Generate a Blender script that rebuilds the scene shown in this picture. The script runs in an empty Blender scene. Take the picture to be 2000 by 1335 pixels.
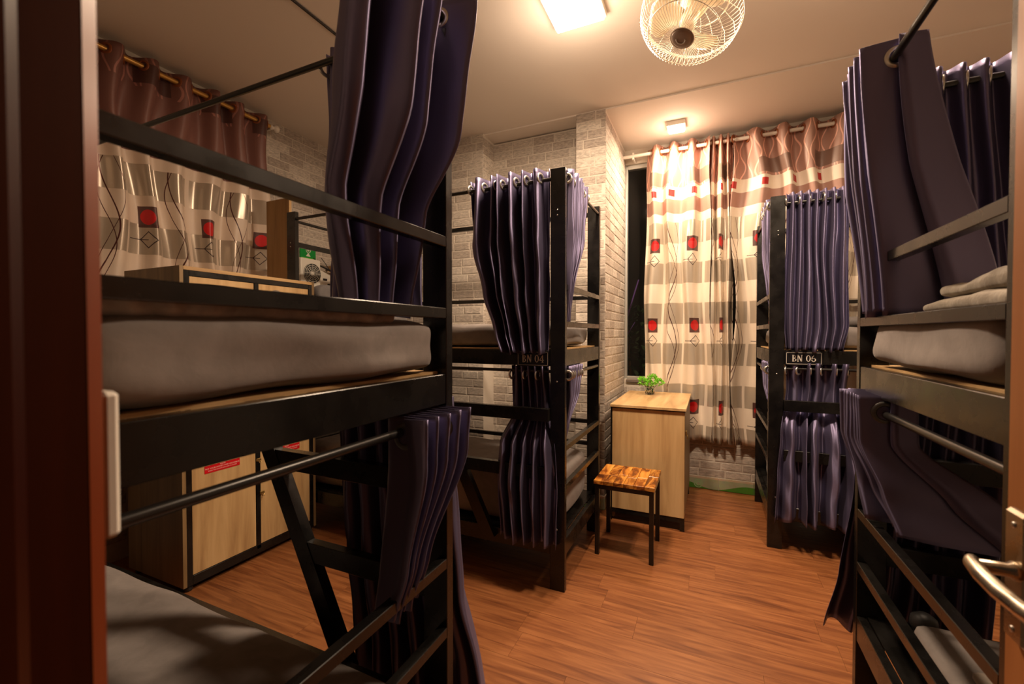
import bpy, bmesh, math, random
from mathutils import Vector, Matrix
R = math.radians
COL = bpy.context.scene.collection
sc = bpy.context.scene

# ------------------------------------------------------------------ camera, world, lights, exposure
YAW, PITCH, ROLL, F_PX = 24.43, -1.047, -0.015, 850.56
cam_d = bpy.data.cameras.new('camera'); cam = bpy.data.objects.new('camera', cam_d); COL.objects.link(cam)
cam_d.sensor_width = 36.0; cam_d.lens = 36.0 * F_PX / 2000.0
cam_d.clip_start = 0.02; cam_d.clip_end = 60
cam.location = (0, 0, 1.25)
_y, _p = R(YAW), R(PITCH)
_f = Vector((-math.sin(_y) * math.cos(_p), math.cos(_y) * math.cos(_p), math.sin(_p)))
_r = Vector((math.cos(_y), math.sin(_y), 0)); _u = _r.cross(_f)
cam.matrix_world = Matrix(((_r.x, _u.x, -_f.x, 0), (_r.y, _u.y, -_f.y, 0), (_r.z, _u.z, -_f.z, 1.25), (0, 0, 0, 1)))
cam_d.dof.use_dof = True; cam_d.dof.focus_distance = 2.6; cam_d.dof.aperture_fstop = 4.5
sc.camera = cam

w = bpy.data.worlds.new('world'); sc.world = w; w.use_nodes = True
w.node_tree.nodes['Background'].inputs[0].default_value = (1.0, 0.75, 0.55, 1)
w.node_tree.nodes['Background'].inputs[1].default_value = 0.02
sc.view_settings.view_transform = 'Standard'; sc.view_settings.look = 'None'
sc.view_settings.gamma = 1.0; sc.view_settings.use_curve_mapping = False
sc.view_settings.exposure = 0.0
sc.cycles.use_denoising = True
sc.cycles.max_bounces = 8; sc.cycles.diffuse_bounces = 5; sc.cycles.glossy_bounces = 4
sc.cycles.caustics_reflective = False; sc.cycles.caustics_refractive = False
sc.cycles.sample_clamp_indirect = 4.0

LAMP_C = (1.0, 0.73, 0.50)
def area(name, loc, size, power, rot=(0, 0, 0), col=LAMP_C, spread=180):
    l = bpy.data.lights.new(name, 'AREA'); l.energy = power; l.size = size; l.color = col; l.spread = R(spread)
    o = bpy.data.objects.new(name, l); COL.objects.link(o); o.location = loc; o.rotation_euler = rot
    return o
def glow(name, loc, power, rad=.05):
    l = bpy.data.lights.new(name, 'POINT'); l.energy = power; l.shadow_soft_size = rad; l.color = LAMP_C
    o = bpy.data.objects.new(name, l); COL.objects.link(o); o.location = loc
area('lamp_light_middle', (-0.60, 2.03, 2.765), 0.22, 54)
area('lamp_light_window', (-0.24, 3.50, 2.755), 0.10, 24)
area('lamp_light_entry', (0.58, 1.96, 2.76), 0.22, 44)
glow('lamp_glow_middle', (-0.60, 2.03, 2.58), 9, .09)
glow('lamp_glow_window', (-0.24, 3.50, 2.68), 3, .05)
glow('lamp_glow_entry', (0.58, 1.96, 2.60), 4, .09)

# ------------------------------------------------------------------ node helpers
class Ex:
    """little expression -> math-node builder"""
    nt = None
    def __init__(s, sock): s.s = sock
    @staticmethod
    def op(o, *a, **k):
        n = Ex.nt.nodes.new('ShaderNodeMath'); n.operation = o
        for i, x in enumerate(a):
            if isinstance(x, Ex): Ex.nt.links.new(x.s, n.inputs[i])
            else: n.inputs[i].default_value = x
        n.use_clamp = k.get('clamp', False)
        return Ex(n.outputs[0])
    def __add__(a, b): return Ex.op('ADD', a, b)
    __radd__ = __add__
    def __sub__(a, b): return Ex.op('SUBTRACT', a, b)
    def __rsub__(a, b): return Ex.op('SUBTRACT', b, a)
    def __mul__(a, b): return Ex.op('MULTIPLY', a, b)
    __rmul__ = __mul__
    def __truediv__(a, b): return Ex.op('DIVIDE', a, b)
def fr(a): return Ex.op('FRACT', a)
def sn(a): return Ex.op('SINE', a)
def ab(a): return Ex.op('ABSOLUTE', a)
def lt(a, b): return Ex.op('LESS_THAN', a, b)
def gt(a, b): return Ex.op('GREATER_THAN', a, b)
def mx(a, b): return Ex.op('MAXIMUM', a, b)
def mn(a, b): return Ex.op('MINIMUM', a, b)

def mat(name, col=(.5, .5, .5), rough=.6, metal=0.0, **k):
    m = bpy.data.materials.new(name); m.use_nodes = True
    b = m.node_tree.nodes['Principled BSDF']
    b.inputs['Base Color'].default_value = (*col, 1); b.inputs['Roughness'].default_value = rough
    b.inputs['Metallic'].default_value = metal
    for key, v in k.items(): b.inputs[key].default_value = v
    return m
def B(m): return m.node_tree.nodes['Principled BSDF']
def noise(m, scale=(1, 1, 1), nscale=5, detail=4, coord='Object', rough=.55, dist=0):
    nt = m.node_tree
    t = nt.nodes.new('ShaderNodeTexCoord'); mp = nt.nodes.new('ShaderNodeMapping'); mp.inputs['Scale'].default_value = scale
    n = nt.nodes.new('ShaderNodeTexNoise'); n.inputs['Scale'].default_value = nscale; n.inputs['Detail'].default_value = detail
    n.inputs['Roughness'].default_value = rough; n.inputs['Distortion'].default_value = dist
    nt.links.new(t.outputs[coord], mp.inputs[0]); nt.links.new(mp.outputs[0], n.inputs[0])
    return n
def ramp(m, src, stops, to='Base Color'):
    nt = m.node_tree; r = nt.nodes.new('ShaderNodeValToRGB')
    while len(r.color_ramp.elements) < len(stops): r.color_ramp.elements.new(.5)
    for e, (p, c) in zip(r.color_ramp.elements, stops): e.position = p; e.color = (*c, 1)
    nt.links.new(src, r.inputs[0])
    if to: nt.links.new(r.outputs[0], B(m).inputs[to])
    return r
def bump(m, src, strength=.3, dist=.002):
    nt = m.node_tree; b = nt.nodes.new('ShaderNodeBump'); b.inputs['Strength'].default_value = strength
    b.inputs['Distance'].default_value = dist
    nt.links.new(src, b.inputs['Height']); nt.links.new(b.outputs[0], B(m).inputs['Normal']); return b
def mixc(m, fac, a, b, mode='MIX'):
    nt = m.node_tree; x = nt.nodes.new('ShaderNodeMix'); x.data_type = 'RGBA'; x.blend_type = mode
    for i, v in ((0, fac), (6, a), (7, b)):
        if isinstance(v, Ex): v = v.s
        if isinstance(v, bpy.types.NodeSocket): nt.links.new(v, x.inputs[i])
        elif i == 0: x.inputs[0].default_value = v
        else: x.inputs[i].default_value = (*v, 1)
    return x.outputs[2]
def objrand(m):
    return m.node_tree.nodes.new('ShaderNodeObjectInfo').outputs['Random']

M = {}
# black painted steel, satin gloss with dust
m = M['steel'] = mat('black_steel', (.012, .011, .010), .33, 0, **{'Specular IOR Level': .5})
n = noise(m, (1, 1, 1), 9, 6); ramp(m, n.outputs[0], [(.35, (.004, .0038, .0035)), (.75, (.012, .011, .010))])
ramp(m, n.outputs[0], [(.3, (.20,) * 3), (.8, (.38,) * 3)], 'Roughness')
M['rod'] = mat('black_rod', (.02, .019, .018), .28, .2)
M['screw'] = mat('zinc_screw', (.6, .58, .55), .3, 1)
M['plate'] = mat('plate_black', (.008, .008, .009), .25)
M['letter'] = mat('letter_silver', (.62, .58, .53), .4, 0)
# navy satin
ANI = .25
def satin(name, base, sheen, rough=.42):
    m = mat(name, base, rough, .78, **{'Specular IOR Level': .5, 'Sheen Weight': .06, 'Sheen Roughness': .4})
    B(m).inputs['Sheen Tint'].default_value = (*sheen, 1)
    B(m).inputs['Anisotropic'].default_value = .8
    tg = m.node_tree.nodes.new('ShaderNodeTangent'); tg.direction_type = 'UV_MAP'; tg.uv_map = 'UVMap'
    m.node_tree.links.new(tg.outputs[0], B(m).inputs['Tangent']); B(m).inputs['Anisotropic Rotation'].default_value = ANI
    n = noise(m, (1, 1, .06), 600, 2, 'Object'); bump(m, n.outputs[0], .08, .0006)
    return m
M['satin'] = satin('navy_satin', (.155, .140, .245), (.7, .55, .75), .46)
M['ring'] = mat('eyelet_metal', (.62, .60, .55), .28, .9)
M['ring_dark'] = mat('eyelet_dark', (.12, .12, .12), .4, .6)
M['ring_amber'] = mat('eyelet_amber', (.25, .07, .02), .35)
# bedding
def fabric(name, c, s=1.15, bumpd=.0015, ns=14):
    m = mat(name, c, .85, 0, **{'Sheen Weight': .15})
    n = noise(m, (1, 1, 1), ns, 5, dist=.6); ramp(m, n.outputs[0], [(.3, tuple(x * .85 for x in c)), (.7, tuple(x * s for x in c))])
    n2 = noise(m, (1, 1, 1), 40, 4, dist=1.2); bump(m, n2.outputs[0], .35, bumpd)
    return m
M['sheet'] = fabric('grey_sheet', (.225, .20, .19))
M['blanket'] = fabric('grey_blanket', (.34, .30, .27), 1.3, .004, 40)
M['pale_blanket'] = fabric('pale_blanket', (.30, .26, .21), 1.2, .006, 30)
M['dark_blanket'] = fabric('dark_blanket', (.05, .045, .043), 1.3, .004, 30)
M['pillow'] = fabric('pillow_grey', (.13, .12, .12))
# woods
def wood(name, stops, scale, nscale=3, rough=.45, b=.15, rnd=0, detail=8, dist=.5):
    m = mat(name, stops[0][1], rough); n = noise(m, scale, nscale, detail, dist=dist)
    if rnd:
        nt = m.node_tree; mp = n.inputs[0].links[0].from_node
        o = objrand(m); c = nt.nodes.new('ShaderNodeCombineXYZ'); Ex.nt = nt; v = Ex(o) * 37.0
        for i in range(3): nt.links.new(v.s, c.inputs[i])
        nt.links.new(c.outputs[0], mp.inputs['Location'])
    r = ramp(m, n.outputs[0], stops, None)
    out = r.outputs[0]
    if rnd:
        Ex.nt = m.node_tree; o = Ex(objrand(m))
        g = m.node_tree.nodes.new('ShaderNodeHueSaturation'); v = o * rnd + (1 - rnd / 2)
        m.node_tree.links.new(v.s, g.inputs['Value']); m.node_tree.links.new(out, g.inputs['Color']); out = g.outputs[0]
    m.node_tree.links.new(out, B(m).inputs['Base Color'])
    if b: bump(m, n.outputs[0], b, .0008)
    return m
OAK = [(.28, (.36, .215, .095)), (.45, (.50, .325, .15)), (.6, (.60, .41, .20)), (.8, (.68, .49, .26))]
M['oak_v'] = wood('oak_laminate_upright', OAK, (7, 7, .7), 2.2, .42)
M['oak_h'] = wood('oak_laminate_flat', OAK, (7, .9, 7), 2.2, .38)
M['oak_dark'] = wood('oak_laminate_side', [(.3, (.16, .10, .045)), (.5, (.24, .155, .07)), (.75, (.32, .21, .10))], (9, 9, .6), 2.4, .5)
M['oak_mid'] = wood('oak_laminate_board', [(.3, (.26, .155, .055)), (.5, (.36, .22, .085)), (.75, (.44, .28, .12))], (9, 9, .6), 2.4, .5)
M['ply'] = wood('plywood_edge', [(.3, (.42, .25, .10)), (.7, (.60, .40, .19))], (3, 3, 3), 4, .6)
M['stool_wood'] = wood('charred_pine', [(.33, (.05, .012, .002)), (.46, (.24, .07, .01)), (.55, (.50, .20, .03)), (.72, (.72, .36, .08))], (12, 3, 12), 1.6, .22, .15, .45, 5, 1.2)
M['floor'] = wood('floor_plank', [(.25, (.095, .028, .009)), (.42, (.195, .067, .022)), (.58, (.275, .104, .035)), (.8, (.37, .155, .058))], (.9, 12, 12), 3.2, .38, .2, .10, 10, 1.0)
M['seam'] = mat('floor_seam', (.16, .06, .02), .7)
M['mahogany'] = wood('mahogany_varnish', [(.3, (.022, .002, .001)), (.7, (.045, .006, .002))], (10, 10, .6), 3, .3)
M['mahogany_edge'] = wood('mahogany_edge_lit', [(.3, (.11, .016, .004)), (.7, (.18, .032, .008))], (10, 10, .6), 3, .3)  # jamb wood lightened: lamplight on the chamfer is painted into this colour
M['door'] = wood('door_varnish', [(.3, (.36, .13, .04)), (.7, (.46, .18, .06))], (10, 10, .6), 3, .35)
# walls
def brickmat(name, a, b):
    m = mat(name, a, .8)
    n = noise(m, (1, 1, 3.5), 34, 7, 'Object', .65, .4)
    n.inputs[0].links[0].from_node.inputs['Scale'].default_value = (1, 1, 3.5)
    t = [x for x in m.node_tree.nodes if x.type == 'TEX_COORD'][0]
    g = m.node_tree.nodes.new('ShaderNodeNewGeometry')
    mp = n.inputs[0].links[0].from_node
    m.node_tree.links.new(g.outputs['Position'], mp.inputs[0])
    c = mixc(m, objrand(m), a, b)
    r = ramp(m, n.outputs[0], [(.32, (.60,) * 3), (.5, (.95,) * 3), (.68, (1.3,) * 3)], None)
    out = mixc(m, 1.0, c, r.outputs[0], 'MULTIPLY')
    m.node_tree.links.new(out, B(m).inputs['Base Color']); bump(m, n.outputs[0], .5, .002)
    return m
M['brick'] = brickmat('brick_grey', (.42, .36, .31), (.62, .56, .49))
M['mortar'] = mat('mortar_pale', (.66, .60, .52), .85)
n = noise(M['mortar'], (1, 1, 1), 60, 4); bump(M['mortar'], n.outputs[0], .4, .002)
M['ceiling'] = mat('ceiling_paint', (.80, .73, .66), .75)
M['plaster'] = mat('plaster_paint', (.45, .38, .30), .8)
M['white'] = mat('white_plastic', (.78, .74, .66), .4)
M['rodwhite'] = mat('rod_white', (.75, .70, .62), .35)
M['rodgold'] = mat('rod_gold', (.55, .30, .07), .3, .5)
M['alu'] = mat('window_aluminium', (.55, .55, .52), .35, .6)
M['sill'] = mat('granite_sill', (.16, .13, .11), .4)
M['glass'] = mat('window_glass', (.02, .02, .02), .05, 0, **{'Alpha': .12})
M['night'] = mat('night_masonry', (.14, .14, .11), .9)
M['leaf_night'] = mat('shrub_leaf', (.05, .09, .03), .6)
M['cane'] = mat('cane_neon_lit', (.28, .14, .60), .5)  # bamboo with purple neon light put into its base colour
M['green'] = mat('sign_green', (.0, .28, .04), .4)
M['grille'] = mat('grille_dark', (.03, .03, .03), .6)
M['cable'] = mat('cable_black', (.015, .014, .014), .5)
M['card'] = mat('cardboard', (.34, .19, .07), .8)
M['red'] = mat('sticker_red', (.60, .005, .012), .4)
M['inkwhite'] = mat('sticker_text', (.85, .60, .55), .5)
M['brass'] = mat('brass_latch', (.55, .38, .14), .35, .9)
M['nickel'] = mat('handle_nickel', (.55, .47, .36), .30, 1)
n = noise(M['nickel'], (1, 1, 1), 25, 5); ramp(M['nickel'], n.outputs[0], [(.35, (.22,) * 3), (.7, (.42,) * 3)], 'Roughness')
M['fan_wire'] = mat('fan_wire_white', (.92, .84, .72), .4)
M['fan_blade'] = mat('fan_blade_cream', (.78, .68, .50), .35)
M['fan_hub'] = mat('fan_badge_brown', (.30, .22, .17), .4, .2)
M['fan_dark'] = mat('fan_motor_dark', (.06, .05, .05), .5)
M['plant'] = mat('plant_green', (.22, .62, .04), .5)
M['plantd'] = mat('plant_dark', (.03, .16, .02), .5)
M['jar'] = mat('clear_glass', (.95, .97, .95), .03, 0, **{'Transmission Weight': 1.0, 'IOR': 1.3})
M['diff'] = bpy.data.materials.new('lamp_diffuser'); M['diff'].use_nodes = True
b_ = B(M['diff']); b_.inputs['Base Color'].default_value = (1, .95, .85, 1); b_.inputs['Emission Color'].default_value = (1, .93, .80, 1); b_.inputs['Emission Strength'].default_value = 6
M['paper'] = fabric('grey_print_cloth', (.30, .26, .22), 1.2, .002, 20)

# green skirting tile with swirls
m = M['tile'] = mat('skirting_tile', (.25, .33, .18), .25)
nt = m.node_tree; Ex.nt = nt; g = nt.nodes.new('ShaderNodeNewGeometry'); s = nt.nodes.new('ShaderNodeSeparateXYZ'); nt.links.new(g.outputs['Position'], s.inputs[0])
X_, Y_, Z_ = (Ex(s.outputs[i]) for i in range(3))
ww = X_ + Y_
wave = sn(ww * 12.6) * .026 + .030
leafm = lt(Z_, wave)
n = noise(m, (1, 1, 1), 22, 4)
c = mixc(m, leafm, (.36, .40, .26), (.07, .24, .03))
d = Ex.op('SQRT', Ex.op('POWER', fr(ww * 2.0) - .5, 2.0) * .25 + Ex.op('POWER', Z_ - .04, 2.0))
curl = mx(lt(ab(d - .030), .004), lt(ab(d - .016), .004))
c = mixc(m, curl, c, (.32, .50, .26)); c = mixc(m, gt(Z_, .083), c, (.55, .45, .32))
out = mixc(m, .35, c, n.outputs['Color'], 'SOFT_LIGHT'); nt.links.new(out, B(m).inputs['Base Color'])

# patterned window curtain; UV = metres on the cloth (u across, v height)
def drapemat(name, tint, ztop, zcream, red_phase, rowon=1.0):
    m = mat(name, (.7, .6, .5), .6); nt = m.node_tree; Ex.nt = nt
    uvn = nt.nodes.new('ShaderNodeUVMap'); s = nt.nodes.new('ShaderNodeSeparateXYZ'); nt.links.new(uvn.outputs[0], s.inputs[0])
    u, v = Ex(s.outputs[0]), Ex(s.outputs[1])
    P = .46
    # blocks of silver in cream, every .32 m
    band = lt(fr((zcream - v - .05) * (1 / .325)), .52) * lt(v, zcream - .05)
    blk = gt(fr(u * (2 / P) + .1), .10)
    silver = band * blk
    uu = fr(u / P + .25)                       # 0..1 within a column pair
    vv = (v - red_phase) * (1 / .645); vf = vv - Ex.op('FLOOR', vv + .5)   # -.5..+.5, 0 at the red boxes
    du = (uu - .5) * P; dv = vf * .645
    box = lt(ab(du), .052) * lt(ab(dv), .058)
    dot = lt(Ex.op('SQRT', du * du + dv * dv), .042)
    dd = ab(du - .0) + ab(dv + .125)
    dia = lt(ab(dd - .045), .0035)
    tick = lt(ab(dv + .125), .0022) * lt(ab(du + .05), .05)
    inlow = lt(v, zcream - .05)
    def line(ph, amp, wd, f, off):
        x = (fr(u / P + .75 + off) - .5) * P + sn(v * f + ph) * amp
        return lt(ab(x), wd)
    lines = mx(mx(line(0, .045, .0035, 9.5, 0), line(1.0, .05, .0022, 9.5, .03)), line(2.2, .055, .0016, 7.5, -.03))
    cream = tint[0]; pink = tint[1]; dpink = tint[2]; sil = tint[3]
    # top zone: rosy with fine pale wavy threads, a darker block row, cream row with small red squares, rosy band
    tw = lt(ab(fr(u * 18 + sn(v * 26 + Ex.op('FLOOR', u * 18) * 2.1) * .35) - .5), .09)
    top = mixc(m, tw, pink, tuple(min(1, x * 2.1) for x in pink))
    blk2 = gt(fr(u * (1 / P) + .3), .45) * gt(v, ztop + .02) * lt(v, ztop + .13)
    top = mixc(m, blk2, top, dpink)
    low = mixc(m, silver, cream, sil)
    low = mixc(m, lines * inlow, low, (.07, .015, .012))
    low = mixc(m, mx(dia, tick) * inlow, low, (.05, .03, .03))
    low = mixc(m, box * inlow, low, (.10, .045, .04)); low = mixc(m, dot * inlow, low, (.55, .008, .010))
    z1, z2, z3 = ztop, ztop - .10, zcream + .02     # cream row / rosy band / cream below
    c = mixc(m, gt(v, z3), low, pink)
    row = gt(v, z2) * lt(v, z1) * rowon
    c = mixc(m, row, c, cream)
    sq = row * lt(ab(fr(u * (1 / .23)) - .5), .12) * lt(ab(v - (z1 + z2) * .5), .026)
    c = mixc(m, sq, c, (.45, .02, .02))
    c = mixc(m, gt(v, z1), c, top)
    nt.links.new(c, B(m).inputs['Base Color'])
    met = silver * .38; nt.links.new(met.s, B(m).inputs['Metallic'])
    rg = .50 - silver * .18 - gt(v, z1) * .08; nt.links.new(rg.s, B(m).inputs['Roughness'])
    return m
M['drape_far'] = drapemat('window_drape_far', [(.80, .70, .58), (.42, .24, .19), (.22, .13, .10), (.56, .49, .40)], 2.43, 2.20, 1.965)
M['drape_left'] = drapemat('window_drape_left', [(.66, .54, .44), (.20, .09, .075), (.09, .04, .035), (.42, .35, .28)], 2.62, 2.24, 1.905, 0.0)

# ------------------------------------------------------------------ geometry helpers
class MB:
    def __init__(s): s.v = []; s.f = []; s.smooth = []
    def add(s, vs, fs, smooth=False):
        o = len(s.v); s.v += [tuple(v) for v in vs]
        for f in fs: s.f.append([i + o for i in f]); s.smooth.append(smooth)
        return s
    def box(s, a, b, bev=0.0):
        x0, x1 = sorted((a[0], b[0])); y0, y1 = sorted((a[1], b[1])); z0, z1 = sorted((a[2], b[2]))
        if bev <= 0:
            vs = [(x, y, z) for z in (z0, z1) for y in (y0, y1) for x in (x0, x1)]
            return s.add(vs, [(0, 2, 3, 1), (4, 5, 7, 6), (0, 1, 5, 4), (2, 6, 7, 3), (0, 4, 6, 2), (1, 3, 7, 5)])
        bm = bmesh.new(); bmesh.ops.create_cube(bm, size=1)
        for v in bm.verts: v.co = Vector(((x0 + x1) / 2 + v.co.x * (x1 - x0), (y0 + y1) / 2 + v.co.y * (y1 - y0), (z0 + z1) / 2 + v.co.z * (z1 - z0)))
        bev = min(bev, .45 * min(x1 - x0, y1 - y0, z1 - z0))
        bmesh.ops.bevel(bm, geom=bm.edges[:], offset=bev, segments=2 if bev > .004 else 1, affect='EDGES', profile=.5)
        return s.frombm(bm)
    def frombm(s, bm, smooth=False):
        bm.verts.index_update(); s.add([v.co[:] for v in bm.verts], [[v.index for v in f.verts] for f in bm.faces], smooth); bm.free(); return s
    def tube(s, pts, r, n=10, cap=True, closed=False):
        pts = [Vector(p) for p in pts]; rs = r if isinstance(r, (list, tuple)) else [r] * len(pts)
        N = len(pts); up = None; rings = []
        for i, p in enumerate(pts):
            if closed: t = pts[(i + 1) % N] - pts[i - 1]
            else: t = pts[min(i + 1, N - 1)] - pts[max(i - 1, 0)]
            t.normalize()
            if up is None: up = Vector((0, 0, 1)) if abs(t.z) < .9 else Vector((1, 0, 0))
            a = (up - t * up.dot(t)).normalized(); b = t.cross(a); up = a
            rings.append([p + (a * math.cos(q) + b * math.sin(q)) * rs[i] for q in (2 * math.pi * k / n for k in range(n))])
        vs = [v for rg in rings for v in rg]; fs = []
        for i in range(N if closed else N - 1):
            for k in range(n):
                j = (i + 1) % N
                fs.append((i * n + k, i * n + (k + 1) % n, j * n + (k + 1) % n, j * n + k))
        s.add(vs, fs, True)
        if cap and not closed:
            s.add(rings[0], [list(range(n))[::-1]]); s.add(rings[-1], [list(range(n))])
        return s
    def ring(s, c, axis, Rr, r, n=20, k=6):
        c = Vector(c); ax = Vector(axis).normalized(); a = ax.orthogonal().normalized(); b = ax.cross(a)
        return s.tube([c + (a * math.cos(t) + b * math.sin(t)) * Rr for t in (2 * math.pi * i / n for i in range(n))], r, k, closed=True)
    def lathe(s, c, prof, axis=(0, 0, 1), n=24, smooth=True):
        c = Vector(c); ax = Vector(axis).normalized(); a = ax.orthogonal().normalized(); b = ax.cross(a); vs = []; fs = []
        for (rr, h) in prof:
            for i in range(n):
                t = 2 * math.pi * i / n; vs.append(c + ax * h + (a * math.cos(t) + b * math.sin(t)) * rr)
        for j in range(len(prof) - 1):
            for i in range(n): fs.append((j * n + i, j * n + (i + 1) % n, (j + 1) * n + (i + 1) % n, (j + 1) * n + i))
        fs.append(list(range(n))[::-1]); fs.append([(len(prof) - 1) * n + i for i in range(n)])
        return s.add(vs, fs, smooth)
    def beam(s, p, q, wdt, hgt, side=(0, 0, 1), bev=0):
        """rectangular bar from p to q; wdt along 'side', hgt along the third direction"""
        p, q = Vector(p), Vector(q); t = (q - p).normalized(); a = Vector(side); a = (a - t * a.dot(t)).normalized(); b = t.cross(a)
        vs = [c + a * i * wdt / 2 + b * j * hgt / 2 for c in (p, q) for i, j in ((-1, -1), (1, -1), (1, 1), (-1, 1))]
        return s.add(vs, [(0, 3, 2, 1), (4, 5, 6, 7), (0, 1, 5, 4), (1, 2, 6, 5), (2, 3, 7, 6), (3, 0, 4, 7)])
    def mesh(s, name, mt, org=(0, 0, 0)):
        me = bpy.data.meshes.new(name); o = Vector(org)
        me.from_pydata([tuple(Vector(v) - o) for v in s.v], [], s.f)
        for p, sm in zip(me.polygons, s.smooth): p.use_smooth = sm
        if mt: me.materials.append(M[mt] if isinstance(mt, str) else mt)
        me.validate(); return me
ORG = {}
def link(name, me, parent=None, org=None):
    o = bpy.data.objects.new(name, me); COL.objects.link(o)
    if parent is not None: o.parent = parent; ORG[o.name] = ORG.get(parent.name, Vector())
    else: o.location = org or (0, 0, 0); ORG[o.name] = Vector(org or (0, 0, 0))
    return o
def part(mb, name, mt, parent):
    return link(name, mb.mesh(name, mt, ORG.get(parent.name, Vector())), parent)
def solo(mb, name, mt, org, label, cat, group=None):
    o = link(name, mb.mesh(name, mt, org), None, org); tag(o, label, cat, group); return o
def tag(o, label, cat, group=None):
    o['label'] = label; o['category'] = cat
    if group: o['group'] = group
    return o
def thing(name, label, cat, loc, group=None):
    o = bpy.data.objects.new(name, None); COL.objects.link(o); o.empty_display_size = .05
    o.location = loc; ORG[o.name] = Vector(loc); return tag(o, label, cat, group)
def struct(mb, name, mt, org=(0, 0, 0)):
    o = link(name, mb.mesh(name, mt, org), None, org); o['kind'] = 'structure'; return o
def bx(a, b, bev=0): return MB().box(a, b, bev)

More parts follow.
